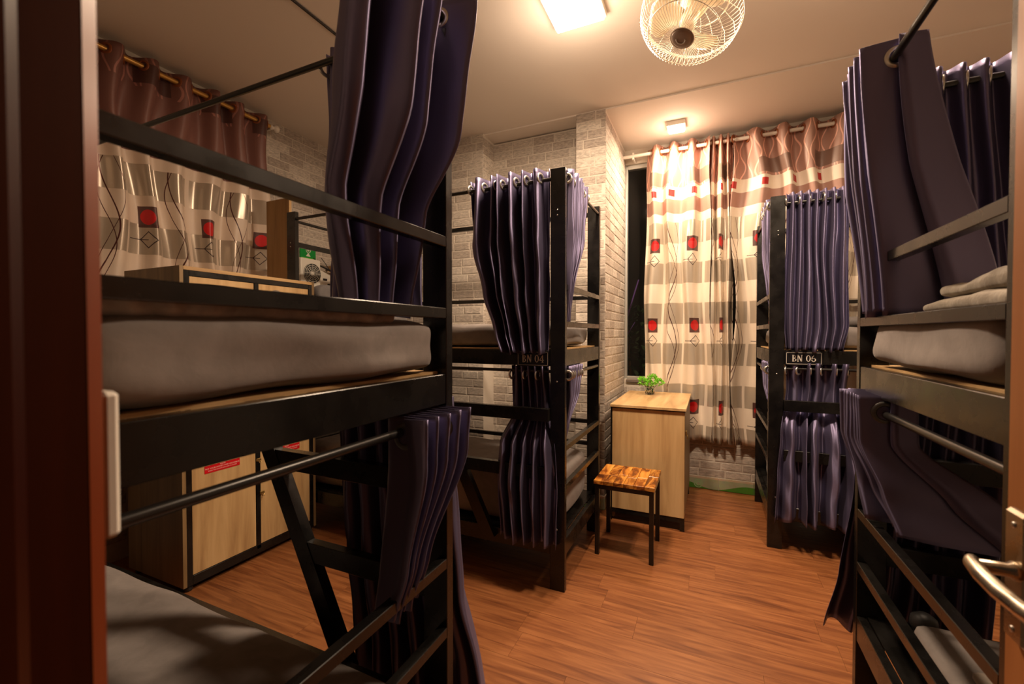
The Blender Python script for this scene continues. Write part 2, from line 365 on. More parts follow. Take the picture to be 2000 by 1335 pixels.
def lerpkeys(keys, z):
    """keys sorted from top to bottom; smooth interpolation"""
    if z >= keys[0][0]: return keys[0][1:]
    for k0, k1 in zip(keys, keys[1:]):
        if z >= k1[0]:
            t = (k0[0] - z) / (k0[0] - k1[0]); t = t * t * (3 - 2 * t) * .5 + t * .5
            return tuple(a + (b - a) * t for a, b in zip(k0[1:], k1[1:]))
    return keys[-1][1:]
def cloth(name, mt, axis, base, keys, folds, nv, seed, label=None, cat='curtain', group=None, parent=None,
          phase=0.0, hem=.008, irr=.35, rings=None, ringmat='ring', ring_r=.026, rod_dz=.045, per=14, crease=.0, uv0=0.0, warp=.35, wob=1.0):
    """hanging cloth: keys = (z, a0, a1, perpendicular offset, amplitude)"""
    rnd = random.Random(seed); nu = int(folds * per) + 1
    amps = [1 + irr * rnd.uniform(-1, 1) for _ in range(int(folds * 2) + 3)]
    wps = [rnd.uniform(-1, 1) for _ in range(6)]
    ph1 = [rnd.uniform(0, 6.28) for _ in range(8)]
    def S(s):  # uneven spacing of the folds
        return s + warp / max(folds, 1) * .6 * (wps[0] * math.sin(6.28 * s * 1.0 + ph1[0]) * .5 + wps[1] * math.sin(6.28 * s * 2.3 + ph1[1]) * .35) * math.sin(math.pi * s) ** .5
    ztop, zbot = keys[0][0], keys[-1][0]; vs = []; uvs = []
    def P(s, z):
        a0, a1, off, amp = lerpkeys(keys, z)
        d = (ztop - z)
        th = 2 * math.pi * folds * s + phase
        k = th / math.pi; i = int(k); f = k - i
        am = amps[i % len(amps)] * (1 - f) + amps[(i + 1) % len(amps)] * f
        g = min(1, d / .35)
        wv = math.sin(th + wob * g * .9 * math.sin(3.1 * s + ph1[2]) + wob * g * .5 * math.sin(4 * z + ph1[3] + 9 * s))
        wv = math.copysign(abs(wv) ** .85, wv)
        dr = wob * g * .012 * math.sin(5 * z + ph1[4] + 7 * s)
        cr = crease * g * (math.sin(23 * z + 9 * s * folds * .3 + ph1[5]) * math.sin(11 * s + 7 * z + ph1[6]))
        a = a0 + (a1 - a0) * S(s) + dr * (abs(a1 - a0) * 1.5)
        return a, off + amp * am * (wv + .18 * math.sin(2.1 * th + ph1[7]) * g) + cr
    arc = [0.0]; sz = (keys[0][0] + keys[-1][0]) / 2
    for i in range(1, nu):
        p, q = P((i - 1) / (nu - 1), sz), P(i / (nu - 1), sz); arc.append(arc[-1] + math.hypot(q[0] - p[0], q[1] - p[1]))
    for j in range(nv + 1):
        for i in range(nu):
            s_ = i / (nu - 1); hz = hem * math.sin(9 * s_ * folds / 3 + ph1[0]) if j == nv else 0
            z = ztop + (zbot - ztop) * j / nv
            a, p = P(s_, z); z += hz * (j / nv)
            if axis == 'X': vs.append((a, base + p, z))
            else: vs.append((base + p, a, z))
            uvs.append((arc[i] + uv0, z))
    fs = [(j * nu + i, j * nu + i + 1, (j + 1) * nu + i + 1, (j + 1) * nu + i) for j in range(nv) for i in range(nu - 1)]
    a0, a1, off, amp = keys[0][1:]
    org = (a0, base, zbot) if axis == 'X' else (base, a0, zbot)
    mb = MB().add(vs, fs, True)
    me = mb.mesh(name, mt, org)
    ul = me.uv_layers.new(name='UVMap')
    for l in me.loops: ul.data[l.index].uv = uvs[l.vertex_index]
    root = link(name, me, parent, org)
    so = root.modifiers.new('thickness', 'SOLIDIFY'); so.thickness = .0016; so.offset = 0
    if label: tag(root, label, cat, group)
    # eyelets where the cloth crosses the rod
    zr = ztop - rod_dz; cnt = 0
    if rings:
        k0 = math.ceil(phase / math.pi); kk = k0
        while True:
            s_ = (kk * math.pi - phase) / (2 * math.pi * folds)
            if s_ > 1: break
            if s_ >= 0 and kk % rings == 0:
                e = .004; p, q = P(max(0, s_ - e), zr), P(min(1, s_ + e), zr); m_ = P(s_, zr)
                t = Vector((q[0] - p[0], q[1] - p[1], 0)); nrm = Vector((-t.y, t.x, 0))
                c = Vector((m_[0], m_[1], zr))
                if axis == 'Y': nrm = Vector((nrm.y, nrm.x, 0)); c = Vector((c.y + base, c.x, zr))
                else: c = Vector((c.x, c.y + base, zr))
                nrm.normalize()
                prof = [(ring_r * .62, -.003), (ring_r * .70, -.0045), (ring_r * 1.0, -.0035), (ring_r * 1.08, 0), (ring_r * 1.0, .0035), (ring_r * .70, .0045), (ring_r * .62, .003)]
                mbr = MB(); ax = nrm; a = ax.orthogonal().normalized(); b = ax.cross(a); n = 22; vv = []
                for (rr, h) in prof:
                    for i in range(n):
                        tt = 2 * math.pi * i / n; vv.append(c + ax * h + (a * math.cos(tt) + b * math.sin(tt)) * rr)
                ff = [(j * n + i, j * n + (i + 1) % n, ((j + 1) % 7) * n + (i + 1) % n, ((j + 1) % 7) * n + i) for j in range(7) for i in range(n)]
                mbr.add(vv, ff, True); part(mbr, 'eyelet', ringmat, root); cnt += 1
            kk += 1
    return root

def pad(name, mt, x0, x1, y0, y1, z0, z1, seed, label, cat, rr=.05, wr=.008, group=None, res=.05, tilt=0, fine=0):
    """soft box: mattress, blanket, pillow"""
    rnd = random.Random(seed); nx = max(6, int((x1 - x0) / res)); ny = max(6, int((y1 - y0) / res)); nz = 9 if mt == 'sheet' else 5
    bm = bmesh.new(); bmesh.ops.create_cube(bm, size=2)
    bm.free()
    vs = {}; mb = MB(); L = (x1 - x0, y1 - y0, z1 - z0)
    idx = {}; V = []; Fc = []
    ph = [rnd.uniform(0, 6.28) for _ in range(6)]
    def vert(i, j, k):
        key = (i, j, k)
        if key in idx: return idx[key]
        p = [x0 + L[0] * i / nx, y0 + L[1] * j / ny, z0 + L[2] * k / nz]
        q = list(p); lim = [(x0, x1), (y0, y1), (z0, z1)]
        # round the edges
        cc = [min(max(p[a], lim[a][0] + min(rr, L[a] * .49)), lim[a][1] - min(rr, L[a] * .49)) for a in range(3)]
        d = Vector(p) - Vector(cc)
        nz_ = [abs(d[a]) / max(1e-6, min(rr, L[a] * .49)) for a in range(3)]
        ln = math.sqrt(sum(t * t for t in nz_)); mxn = max(nz_)
        if ln > 1e-6: d = d * (mxn / ln)
        q = Vector(cc) + d
        n1 = math.sin(q.x * 9 + q.y * 5 + ph[0]) * math.sin(q.y * 11 - q.x * 3 + ph[1]); n2 = math.sin(q.x * 31 + ph[2] + 3 * math.sin(q.y * 9)) * math.sin(q.y * 27 + ph[3] + q.z * 40)
        q.z += wr * (n1 + .5 * n2) * (k / nz) + tilt * (q.x - x0)
        q.x += wr * .5 * math.sin(q.y * 17 + q.z * 31 + ph[4]); q.y += wr * .5 * math.sin(q.x * 17 + q.z * 37 + ph[5])
        if mt == 'sheet':
            kb = 1 - k / nz
            for a_, o_, edge in ((0, 1, (x0, x1)), (1, 0, (y0, y1))):
                for e_, sg in ((edge[0], -1), (edge[1], 1)):
                    if abs(p[a_] - e_) < 1e-6:
                        t_ = q[o_]; q[a_] += sg * .007 * (math.sin(46 * q.z + 7 * t_ + 2.5 * math.sin(6 * t_ + ph[1])) * .8 + math.sin(13 * t_ + ph[2]) * .5) * min(1, kb * 1.3)
            q.z += .004 * math.sin(19 * q.y + 5 * q.x + ph[3]) * (1 if k == 0 else 0)
        if fine:
            k_ = min(1, max(0, (q.z - z0) / (z1 - z0))); fz = math.sin(105 * q.y + 3 * math.sin(31 * q.x + ph[1]) + 2 * math.sin(23 * q.y + ph[3]))
            fx_ = math.sin(97 * q.x + 3 * math.sin(29 * q.y + ph[2])) * .6 + .5 * math.sin(41 * q.x + 33 * q.y)
            q.z += fine * (fz + fx_) * k_; q.x += fine * .8 * fz; q.y += fine * .6 * fx_
        idx[key] = len(V); V.append(q[:]); return idx[key]
    for i in range(nx):
        for j in range(ny):
            Fc.append((vert(i, j, nz), vert(i + 1, j, nz), vert(i + 1, j + 1, nz), vert(i, j + 1, nz)))
            Fc.append((vert(i, j, 0), vert(i, j + 1, 0), vert(i + 1, j + 1, 0), vert(i + 1, j, 0)))
    for i in range(nx):
        for k in range(nz):
            Fc.append((vert(i, 0, k), vert(i + 1, 0, k), vert(i + 1, 0, k + 1), vert(i, 0, k + 1)))
            Fc.append((vert(i, ny, k), vert(i, ny, k + 1), vert(i + 1, ny, k + 1), vert(i + 1, ny, k)))
    for j in range(ny):
        for k in range(nz):
            Fc.append((vert(0, j, k), vert(0, j, k + 1), vert(0, j + 1, k + 1), vert(0, j + 1, k)))
            Fc.append((vert(nx, j, k), vert(nx, j + 1, k), vert(nx, j + 1, k + 1), vert(nx, j, k + 1)))
    mb.add(V, Fc, True)
    org = ((x0 + x1) / 2, (y0 + y1) / 2, z0)
    o = solo(mb, name, mt, org, label, cat, group)
    ss = o.modifiers.new('sub', 'SUBSURF'); ss.levels = 1; ss.render_levels = 1
    return o

def text_mesh(body, size, name, mt, parent, origin, right, up, extr=.0008, bold=0.0):
    c = bpy.data.curves.new(name, 'FONT'); c.body = body; c.size = size; c.align_x = 'CENTER'; c.align_y = 'CENTER'; c.extrude = extr; c.offset = bold; c.resolution_u = 3
    t = bpy.data.objects.new(name, c); COL.objects.link(t)
    dg = bpy.context.evaluated_depsgraph_get(); me = bpy.data.meshes.new_from_object(t.evaluated_get(dg))
    bpy.data.objects.remove(t); r_, u_ = Vector(right), Vector(up); n_ = r_.cross(u_); o = Vector(origin) - ORG[parent.name]
    for v in me.vertices: v.co = o + r_ * v.co.x + u_ * v.co.y + n_ * v.co.z
    me.materials.clear(); me.materials.append(M[mt]); me.name = name
    return link(name, me, parent)

# ------------------------------------------------------------------ brick faces
BRV = []
def brick_mesh(seed):
    rnd = random.Random(seed); j = lambda a: rnd.uniform(-a, a)
    # unit brick: x 0..1, y 0 (back) .. 1 (front), z 0..1 ; front slightly pillowed and uneven
    vs = [(0, 0, 0), (1, 0, 0), (1, 0, 1), (0, 0, 1)]
    e = .035; ez = .09
    fr_ = [(e + j(.012), 1 + j(.25), ez + j(.03)), (1 - e + j(.012), 1 + j(.25), ez + j(.03)), (1 - e + j(.012), 1 + j(.25), 1 - ez + j(.03)), (e + j(.012), 1 + j(.25), 1 - ez + j(.03))]
    md = [(0, .55, 0), (1, .55, 0), (1, .55, 1), (0, .55, 1)]
    V = vs + md + fr_; F = [(8, 9, 10, 11)]
    for a in (0, 4):
        for i in range(4): F.append((a + i, a + (i + 1) % 4, a + 4 + (i + 1) % 4, a + 4 + i))
    me = bpy.data.meshes.new('brick'); me.from_pydata(V, [], F); me.materials.append(M['brick']); me.validate(); return me
BR = [brick_mesh(i) for i in range(5)]
def brick_face(parent, o, ux, width, z0, z1, normal, seed, lo=.14, hi=.215, depth=.0035, rowh=.0655):
    """rows of bricks over a wall rectangle: o = start corner, ux = unit vector along, normal = outwards"""
    rnd = random.Random(seed); ux = Vector(ux); n = Vector(normal); z = z0; row = 0
    base = Matrix(((ux.x, n.x, 0, 0), (ux.y, n.y, 0, 0), (0, 0, 1, 0), (0, 0, 0, 1)))
    rows = max(1, round((z1 - z0) / rowh)); h = (z1 - z0) / rows; gap = .0075
    for r_ in range(rows):
        x = -rnd.uniform(0, hi * .8); z = z0 + r_ * h
        while x < width:
            L = rnd.uniform(lo, hi); a, b_ = max(x, 0), min(x + L - gap, width)
            if b_ - a > .02:
                ob = bpy.data.objects.new('brick', BR[rnd.randrange(5)]); COL.objects.link(ob); ob.parent = parent
                sc_ = Matrix.Diagonal((b_ - a, depth * rnd.uniform(.7, 1.2), h - gap, 1))
                T = Matrix.Translation(Vector(o) + ux * a + Vector((0, 0, z - o[2] + gap / 2)))
                ob.matrix_local = T @ base @ sc_
            x += L
    return parent

# ------------------------------------------------------------------ room shell
XL, XR, YB = -2.97, 2.42, 3.84
floor = struct(bx((XL - .1, -.9, -.06), (XR + .1, YB + .1, -.004)), 'floor', 'seam')
pm = MB().box((0, 0, -.004), (.916, .150, 0)).mesh('plank', 'floor')
pmv = [pm]
rnd = random.Random(5)
y = -.60; row = 0
while y < YB:
    x = XL - rnd.uniform(.05, .85)
    while x < 1.75:
        a = max(x, XL); b = x + .916
        ww_ = .150 if y + .15 < YB else YB - y
        ob = bpy.data.objects.new('plank', pm); COL.objects.link(ob); ob.parent = floor
        ob.location = (a, y, 0); ob.scale = ((b - a) / .916, ww_ / .150, 1)
        x += .9168
    y += .1508; row += 1
struct(bx((XL - .1, -.9, 2.83), (XR + .1, 3.075, 2.95)), 'ceiling', 'ceiling')
c2 = struct(bx((XL - .1, 3.075, 2.820), (XR + .1, YB + .1, 2.95)), 'ceiling_window_bay', 'ceiling')
wl = struct(bx((XL - .12, .05, 0), (XL, 3.3, 2.83)), 'wall_left', 'mortar')
brick_face(wl, (XL, 2.10, 1.30), (0, 1, 0), .955, 1.30, 2.83, (1, 0, 0), 11)
brick_face(wl, (XL, .95, .10), (0, 1, 0), .36, .10, 1.30, (1, 0, 0), 12)
struct(bx((XR, -.1, 0), (XR + .12, YB + .1, 2.83)), 'wall_right', 'mortar')
# near wall with the doorway
nw = MB().box((XL - .1, .03, 0), (-.45, .15, 2.83)).box((.44, .03, 0), (XR + .1, .15, 2.83)).box((-.45, .03, 2.14), (.44, .15, 2.83))
struct(nw, 'wall_near', 'plaster')
# left pillar, recess wall, middle pillar
pl = struct(bx((XL - .1, 3.06, 0), (-1.64, YB, 2.83)), 'wall_back_left_pillar', 'mortar')
brick_face(pl, (-2.965, 3.06, 1.15), (1, 0, 0), 1.325, 1.15, 2.83, (0, -1, 0), 21)
brick_face(pl, (-2.30, 3.06, .10), (1, 0, 0), .66, .10, 1.15, (0, -1, 0), 22)
rw = struct(bx((-1.64, 3.24, 0), (-.888, YB, 2.81)), 'wall_back_recess', 'mortar')
brick_face(pl, (-1.64, 3.06, 1.3), (0, 1, 0), .18, 1.3, 2.803, (1, 0, 0), 23)
brick_face(rw, (-1.64, 3.24, .10), (1, 0, 0), .752, .10, 2.803, (0, -1, 0), 24)
pr = struct(bx((-.888, 3.076, 0), (-.676, YB, 2.83)), 'wall_back_middle_pillar', 'mortar')
brick_face(pr, (-.888, 3.076, .10), (1, 0, 0), .212, .10, 2.83, (0, -1, 0), 25)
brick_face(pr, (-.676, 3.076, .10), (0, 1, 0), .764, .10, 2.803, (1, 0, 0), 26)
# window wall: opening X -.655..1.60, z .86..2.70
ww_ = MB().box((-.70, YB, 0), (XR + .1, YB + .14, .86)).box((-.70, YB, 2.70), (XR + .1, YB + .14, 2.83)).box((1.60, YB, .86), (XR + .1, YB + .14, 2.70))
wb = struct(ww_, 'wall_back', 'mortar')
brick_face(wb, (-.676, YB, .10), (1, 0, 0), 1.25, .10, .80, (0, -1, 0), 27)
# window
win = MB()
for a, b in (((-.70, .86), (-.655, 2.70)), ((1.57, .86), (1.60, 2.70)), ((-.655, .86), (1.60, .885)), ((-.655, 2.665), (1.60, 2.70)), ((.44, .885), (.48, 2.665))):
    win.box((a[0], YB + .02, a[1]), (b[0], YB + .07, b[1]), .003)
wn = struct(win, 'window_1', 'alu')
for x0, x1 in ((-.655, .44), (.48, 1.57)): part(bx((x0, YB + .040, .885), (x1, YB + .046, 2.665)), 'pane', 'glass', wn)
part(bx((-.655, YB - .025, .835), (.60, YB + .02, .862), .004), 'window_sill', 'sill', wn)
# outside in the dark
ext = struct(bx((-2.2, YB + 1.6, -.2), (3.2, YB + 1.7, 3.6)), 'wall_outside', 'night')
struct(bx((-2.2, YB + .16, -.3), (3.2, YB + 1.7, -.2)), 'ground_outside', 'night')
rnd = random.Random(3)
sh = MB()
for i in range(900):
    cx, cy, cz = rnd.gauss(-.75, .32), YB + .55 + rnd.random() * .35, rnd.uniform(.1, 1.55) ** 1.0
    L = rnd.uniform(.04, .09); d = Vector((rnd.uniform(-1, 1), rnd.uniform(-1, .2), rnd.uniform(-.6, 1))).normalized(); sdv = d.orthogonal().normalized() * L * .22
    c = Vector((cx, cy, cz)); sh.add([c, c + d * L * .5 + sdv, c + d * L, c + d * L * .5 - sdv], [(0, 1, 2, 3)])
shr = thing('garden_shrub', 'dark green shrub outside the window in the night', 'shrub', (-.75, YB + .7, -.2))
part(MB().tube([(-.75, YB + .7, -.2), (-.72, YB + .68, .6), (-.76, YB + .7, 1.3)], [.02, .014, .006], 8), 'stem', 'card', shr)
lf = part(sh, 'foliage', 'leaf_night', shr); lf['kind'] = 'stuff'
cn = thing('bamboo_cane', 'slanting cane outside the dark window, neon light painted on in purple', 'cane', (-.92, YB + .35, -.2))
part(MB().tube([(-1.05, YB + .35, -.2), (-.86, YB + .33, .9), (-.60, YB + .30, 1.75)], [.012, .011, .006], 8), 'stalk', 'cane', cn)
for q, (dx, dz) in enumerate(((-.14, .30), (-.10, .38), (.09, .28), (.12, .20))):
    part(MB().tube([(-.86 + q * .035, YB + .33, .86 + q * .10), (-.86 + q * .035 + dx, YB + .32, .86 + q * .1 + dz)], [.005, .002], 6), 'twig', 'cane', cn)
# skirting tiles
sk = struct(bx((-.676, YB - .008, 0), (XR, YB, .098)), 'baseboard_back', 'mortar')
x = -.676
while x < 1.3:
    part(bx((x + .001, YB - .014, .002), (min(x + .247, 1.4), YB - .004, .098), .001), 'tile', 'tile', sk); x += .249
sk2 = struct(bx((-.888, 3.070, 0), (-.676, 3.076, .098)), 'baseboard_pillar', 'mortar')
part(bx((-.886, 3.062, .002), (-.678, 3.072, .098), .001), 'tile', 'tile', sk2)
for y0 in (3.066, 3.315, 3.564): part(bx((-.678, y0, .002), (-.668, y0 + .247, .098), .001), 'tile', 'tile', sk2)
sk3 = struct(bx((-1.64, 3.234, 0), (-.888, 3.24, .098)), 'baseboard_recess', 'mortar')
for i in range(3): part(bx((-1.638 + i * .25, 3.228, .002), (-1.638 + i * .25 + .248, 3.236, .098), .001), 'tile', 'tile', sk3)

# ------------------------------------------------------------------ doorway and door
df = thing('door_frame', 'dark mahogany door frame at the left edge of the view', 'door frame', (-.41, .07, 0))
del df['label'], df['category']
df['kind'] = 'structure'; df.name = 'trim_1'; ORG['trim_1'] = Vector((-.41, .07, 0))
jb = MB()
pts = [(-.45, -.02), (-.376, -.02), (-.376, .112), (-.379, .118), (-.379, .148), (-.385, .157), (-.45, .157)]
n_ = len(pts); jb.add([(x, y, 0) for x, y in pts] + [(x, y, 2.14) for x, y in pts], [list(range(n_))[::-1], list(range(n_, 2 * n_))] + [(i, (i + 1) % n_, n_ + (i + 1) % n_, n_ + i) for i in range(n_)])
part(jb, 'jamb', 'mahogany', df)
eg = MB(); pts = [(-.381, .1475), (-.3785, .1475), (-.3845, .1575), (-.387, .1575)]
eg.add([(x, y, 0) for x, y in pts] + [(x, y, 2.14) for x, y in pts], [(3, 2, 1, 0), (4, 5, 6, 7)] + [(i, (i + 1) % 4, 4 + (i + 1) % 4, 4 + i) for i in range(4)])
o = part(eg, 'jamb_edge', 'mahogany_edge', df); o['label'] = 'edge of the dark jamb, painted orange-brown as if lamplit'
part(bx((.40, -.02, 0), (.44, .157, 2.14), .004), 'jamb', 'mahogany', df)
part(bx((-.45, -.02, 2.10), (.44, .157, 2.14), .004), 'lintel', 'mahogany', df)
solo(MB().box((-.47, .158, 1.104), (-.3868, .1685, 1.209), .003), 'switch_plate', 'white', (-.43, .158, 1.104), 'cream plastic switch plate edge behind the dark door frame', 'switch')

dr = thing('door_leaf', '', 'door', (.40, .0, 0)); del dr['label'], dr['category']
dr['kind'] = 'structure'; dr.name = 'door_1'; ORG['door_1'] = Vector((.40, .0, 0))
part(bx((.362, .02, .01), (.400, .798, 2.09), .003), 'panel', 'door', dr)
hd = part(MB().box((.350, .735, .862), (.362, .776, 1.028), .004), 'handle_plate', 'nickel', dr)
part(MB().lathe((.351, .748, .955), [(.012, 0), (.0115, .006), (.0085, .010), (.008, .045)], (-1, 0, 0), 16), 'spindle', 'nickel', hd)
lv = MB(); pth = [(.310, .752, .959, .0075), (.3065, .744, .959, .0085), (.3065, .720, .954, .0095), (.309, .69, .950, .010), (.312, .65, .950, .010), (.316, .61, .953, .009), (.322, .585, .957, .007)]
lv.tube([p[:3] for p in pth], [p[3] for p in pth], 12)
part(lv, 'lever', 'nickel', hd)
for z in (.878, 1.010): part(MB().lathe((.351, .756, z), [(.004, 0), (.004, .002), (.002, .0025)], (-1, 0, 0), 10), 'screw', 'screw', hd)
part(MB().lathe((.351, .756, .905), [(.008, 0), (.008, .004), (.006, .005)], (-1, 0, 0), 14), 'keyhole', 'fan_dark', hd)

# ------------------------------------------------------------------ bunk beds
def bunk(x0, y0, sx, sy, W, zb, g1, g2, l1, l2, zl, rodz, label, plate=None, posth=2.045):
    """x0,y0: corner at the aisle end and the ladder side; sx, sy: directions into the bed"""
    L = 1.9; root = thing('bunk_bed', label, 'bunk bed', (x0, y0, 0), 'black steel bunk beds')
    P = lambda u, w_, z: (x0 + sx * u, y0 + sy * w_, z)
    def b(name, a, c, mt='steel', par=root, bev=.0015): return part(bx(P(*a), P(*c), bev), name, mt, par)
    for u in (0, L - .075):
        for w_ in (0, W - .03):
            po = b('post', (u, w_, 0), (u + .075, w_ + .03, posth))
            for z in (posth - .20, posth - .225, 1.02, .30):
                o_ = -1 if w_ == 0 else 1
                c = P(u + .04, w_ + (0 if w_ == 0 else .03), z)
                part(MB().lathe(c, [(.0042, 0), (.0036, .0018), (.0018, .0026)], (0, o_ * sy, 0), 8), 'screw', 'screw', po)
    # base rails
    for z1 in (zb, zl):
        for w_ in (.003, W - .028): b('side_rail', (.075, w_, z1 - .078), (L - .075, w_ + .025, z1))
        for u in (.002, L - .027): b('end_rail', (u, .03, z1 - .078), (u + .025, W - .03, z1))
        b('bed_board', (.028, .02, z1), (L - .028, W - .02, z1 + .006), 'ply' if z1 == zb else 'steel', bev=0)
    # end guards, both tiers
    for z1 in (g1, g2, l1, l2):
        for u in (0, L - .026): b('guard_rail', (u, .03, z1 - .027), (u + .026, W - .03, z1))
    b('end_bar', (L - .024, .03, 1.83), (L - .002, W - .03, 1.862))
    # rear guards
    for z1 in (g1, g2, l1, l2 + .05): b('back_guard', (.075, W - .028, z1 - .024), (L - .075, W - .004, z1))
    # top rods and back bar
    def rod(p, q, r=.0095): part(MB().tube([P(*p), P(*q)], r, 12), 'curtain_rod', 'rod', root)
    rod((.075, .015, rodz), (L - .075, .015, rodz)); rod((.012, .03, rodz), (.012, W - .03, rodz)); rod((L - .012, .03, rodz), (L - .012, W - .03, rodz))
    b('top_bar', (.075, W - .028, rodz - .015), (L - .075, W - .004, rodz + .012))
    zr = 1.045 + (zb - 1.15)
    rod((.075, .015, zr), (L - .075, .015, zr), .008); rod((.012, .03, zr - .015), (.012, W - .03, zr - .015), .0095)
    # short guard over the ladder and the ladder itself
    dzl = zb - 1.145
    part(MB().beam(P(.840, -.012, 1.066 + dzl), P(.393, -.012, .20), .062, .034, (1, 0, 0)), 'ladder_rail', 'steel', root)
    for z in (.862 + dzl, .577 + dzl):
        ue = .290 + .55 * z / 1.066
        b('ladder_step', (.075, -.029, z - .062), (ue - .02, .003, z), bev=.001)
    if plate:
        txt, u0, u1 = plate
        a, c = P(u0, -.003, zb - .082), P(u1, .003, zb - .004)
        pl_ = part(bx(a, c, .0008), 'number_plate', 'plate', root)
        xm = (a[0] + c[0]) / 2; w2 = abs(c[0] - a[0]) / 2; zc = (a[2] + c[2]) / 2; yf = y0 - sy * .0034
        fr_ = MB(); xa, xb = xm - w2 + .006, xm + w2 - .006; za, zb_ = a[2] + .006, c[2] - .006
        for p_, q_ in (((xa, za), (xb, za + .0018)), ((xa, zb_ - .0018), (xb, zb_)), ((xa, za), (xa + .0018, zb_)), ((xb - .0018, za), (xb, zb_))):
            fr_.box((p_[0], yf - .0006, p_[1]), (q_[0], yf + .0006, q_[1]))
        part(fr_, 'plate_border', 'letter', pl_)
        serif_text(pl_, txt, xm, yf, zc, .036, .019)
    return root
def serif_text(parent, txt, xm, yf, zc, H, adv):
    """BN 0x in a serif face, strokes as small solids, read from -Y"""
    mb = MB(); d = .0009; n = len(txt); x = xm - adv * 1.25 * n / 2 + .004
    def st(x0, z0, x1, z1, w_): mb.beam((x0, yf, z0), (x1, yf, z1), w_, 2 * d, (1, 0, 0) if abs(x1 - x0) < abs(z1 - z0) * 1.5 else (0, 0, 1))
    def arc(cx, cz, rx, rz, t0, t1, w0, w1):
        N = 14; V = []
        for i in range(N + 1):
            t = R(t0 + (t1 - t0) * i / N); wd = w0 + (w1 - w0) * abs(math.cos(t))
            for k in (-1, 1):
                V.append((cx + (rx + k * wd / 2) * math.cos(t), yf - d, cz + (rz + k * min(wd, w0 * 1.2) / 2) * math.sin(t)))
        F = [(2 * i, 2 * i + 2, 2 * i + 3, 2 * i + 1) for i in range(N)]
        mb.add(V, F)
    b_, t_ = zc - H / 2, zc + H / 2
    for ch in txt:
        if ch == ' ': x += adv * .7; continue
        if ch == 'B':
            st(x + .004, b_, x + .004, t_, .0055)
            for z in (b_, t_): st(x, z, x + .009, z, .002)
            arc(x + .008, zc + H * .25, .0075, H * .25 - .001, -90, 90, .0018, .005); arc(x + .008, zc - H * .25, .0095, H * .25 - .001, -90, 90, .0018, .006)
            x += adv * 1.25
        elif ch == 'N':
            st(x + .004, b_, x + .004, t_, .003); st(x + .022, b_, x + .022, t_, .003); st(x + .005, t_, x + .0215, b_, .006)
            for xx, z in ((x + .004, b_), (x + .003, t_), (x + .022, t_)): st(xx - .004, z, xx + .004, z, .002)
            x += adv * 1.6
        elif ch == '0': arc(x + .010, zc, .0085, H / 2 - .001, 0, 360, .0022, .0055); x += adv * 1.3
        elif ch == '4':
            st(x + .015, b_, x + .015, t_, .0048); st(x + .0155, t_, x + .001, zc - H * .18, .0022); st(x, zc - H * .22, x + .021, zc - H * .22, .0028); st(x + .010, b_, x + .020, b_, .002); x += adv * 1.3
        elif ch == '6':
            arc(x + .010, zc - H * .2, .0085, H * .3 - .001, 0, 360, .0022, .0055); arc(x + .017, zc - H * .12, .0155, H * .6, 110, 190, .0022, .005); x += adv * 1.3
    part(mb, 'lettering', 'letter', parent)

bunk(-.63, 1.00, -1, -1, .80, 1.145, 1.505, 1.318, .655, .470, .245, 2.075, 'black bunk bed nearest on the left, its guard rails crossing the view')
bunk(-.63, 2.00, -1, 1, .73, 1.172, 1.491, 1.311, .709, .519, .25, 2.00, 'black bunk bed with number plate BN 04, against the brick recess', ('BN 04', .080, .25))
bunk(.315, 2.93, 1, 1, .79, 1.155, 1.485, 1.31, .70, .52, .25, 2.00, 'black bunk bed with number plate BN 06, in front of the window curtains', ('BN 06', .08, .26))
bunk(.43, 1.73, 1, -1, .80, 1.148, 1.471, 1.30, .698, .529, .355, 1.985, 'black bunk bed on the right beside the open door')

# ------------------------------------------------------------------ mattresses and bedding
pad('mattress', 'sheet', -2.48, -.638, .235, .955, 1.152, 1.284, 1, 'grey sheeted mattress on the upper bunk nearest on the left', 'mattress', .045, .006)
pad('mattress', 'sheet', -2.45, -.70, .27, .89, .253, .36, 2, 'grey sheeted mattress on the lower bunk at bottom left', 'mattress', .04, .005)
pad('mattress', 'sheet', -2.47, -.68, 2.06, 2.66, 1.185, 1.305, 3, 'dark grey mattress on the upper bunk above plate BN 04', 'mattress', .04, .006)
pad('mattress', 'sheet', -2.47, -.69, 2.06, 2.66, .260, .54, 4, 'dark grey mattress on the lower bunk below plate BN 04', 'mattress', .05, .006)
pad('mattress', 'sheet', .37, 2.16, 2.98, 3.66, 1.168, 1.29, 5, 'pale grey mattress on the upper bunk above plate BN 06', 'mattress', .04, .006)
pad('mattress', 'sheet', .37, 2.16, 2.98, 3.66, .260, .40, 6, 'grey mattress on the lower bunk below plate BN 06', 'mattress', .04, .006)
pad('mattress', 'sheet', .440, 2.25, .99, 1.655, 1.156, 1.30, 7, 'grey sheeted mattress on the upper bunk on the right', 'mattress', .045, .006)
pad('mattress', 'sheet', .51, 2.25, .99, 1.56, .368, .455, 8, 'grey mattress on the lower right bunk behind the door handle', 'mattress', .03, .004)
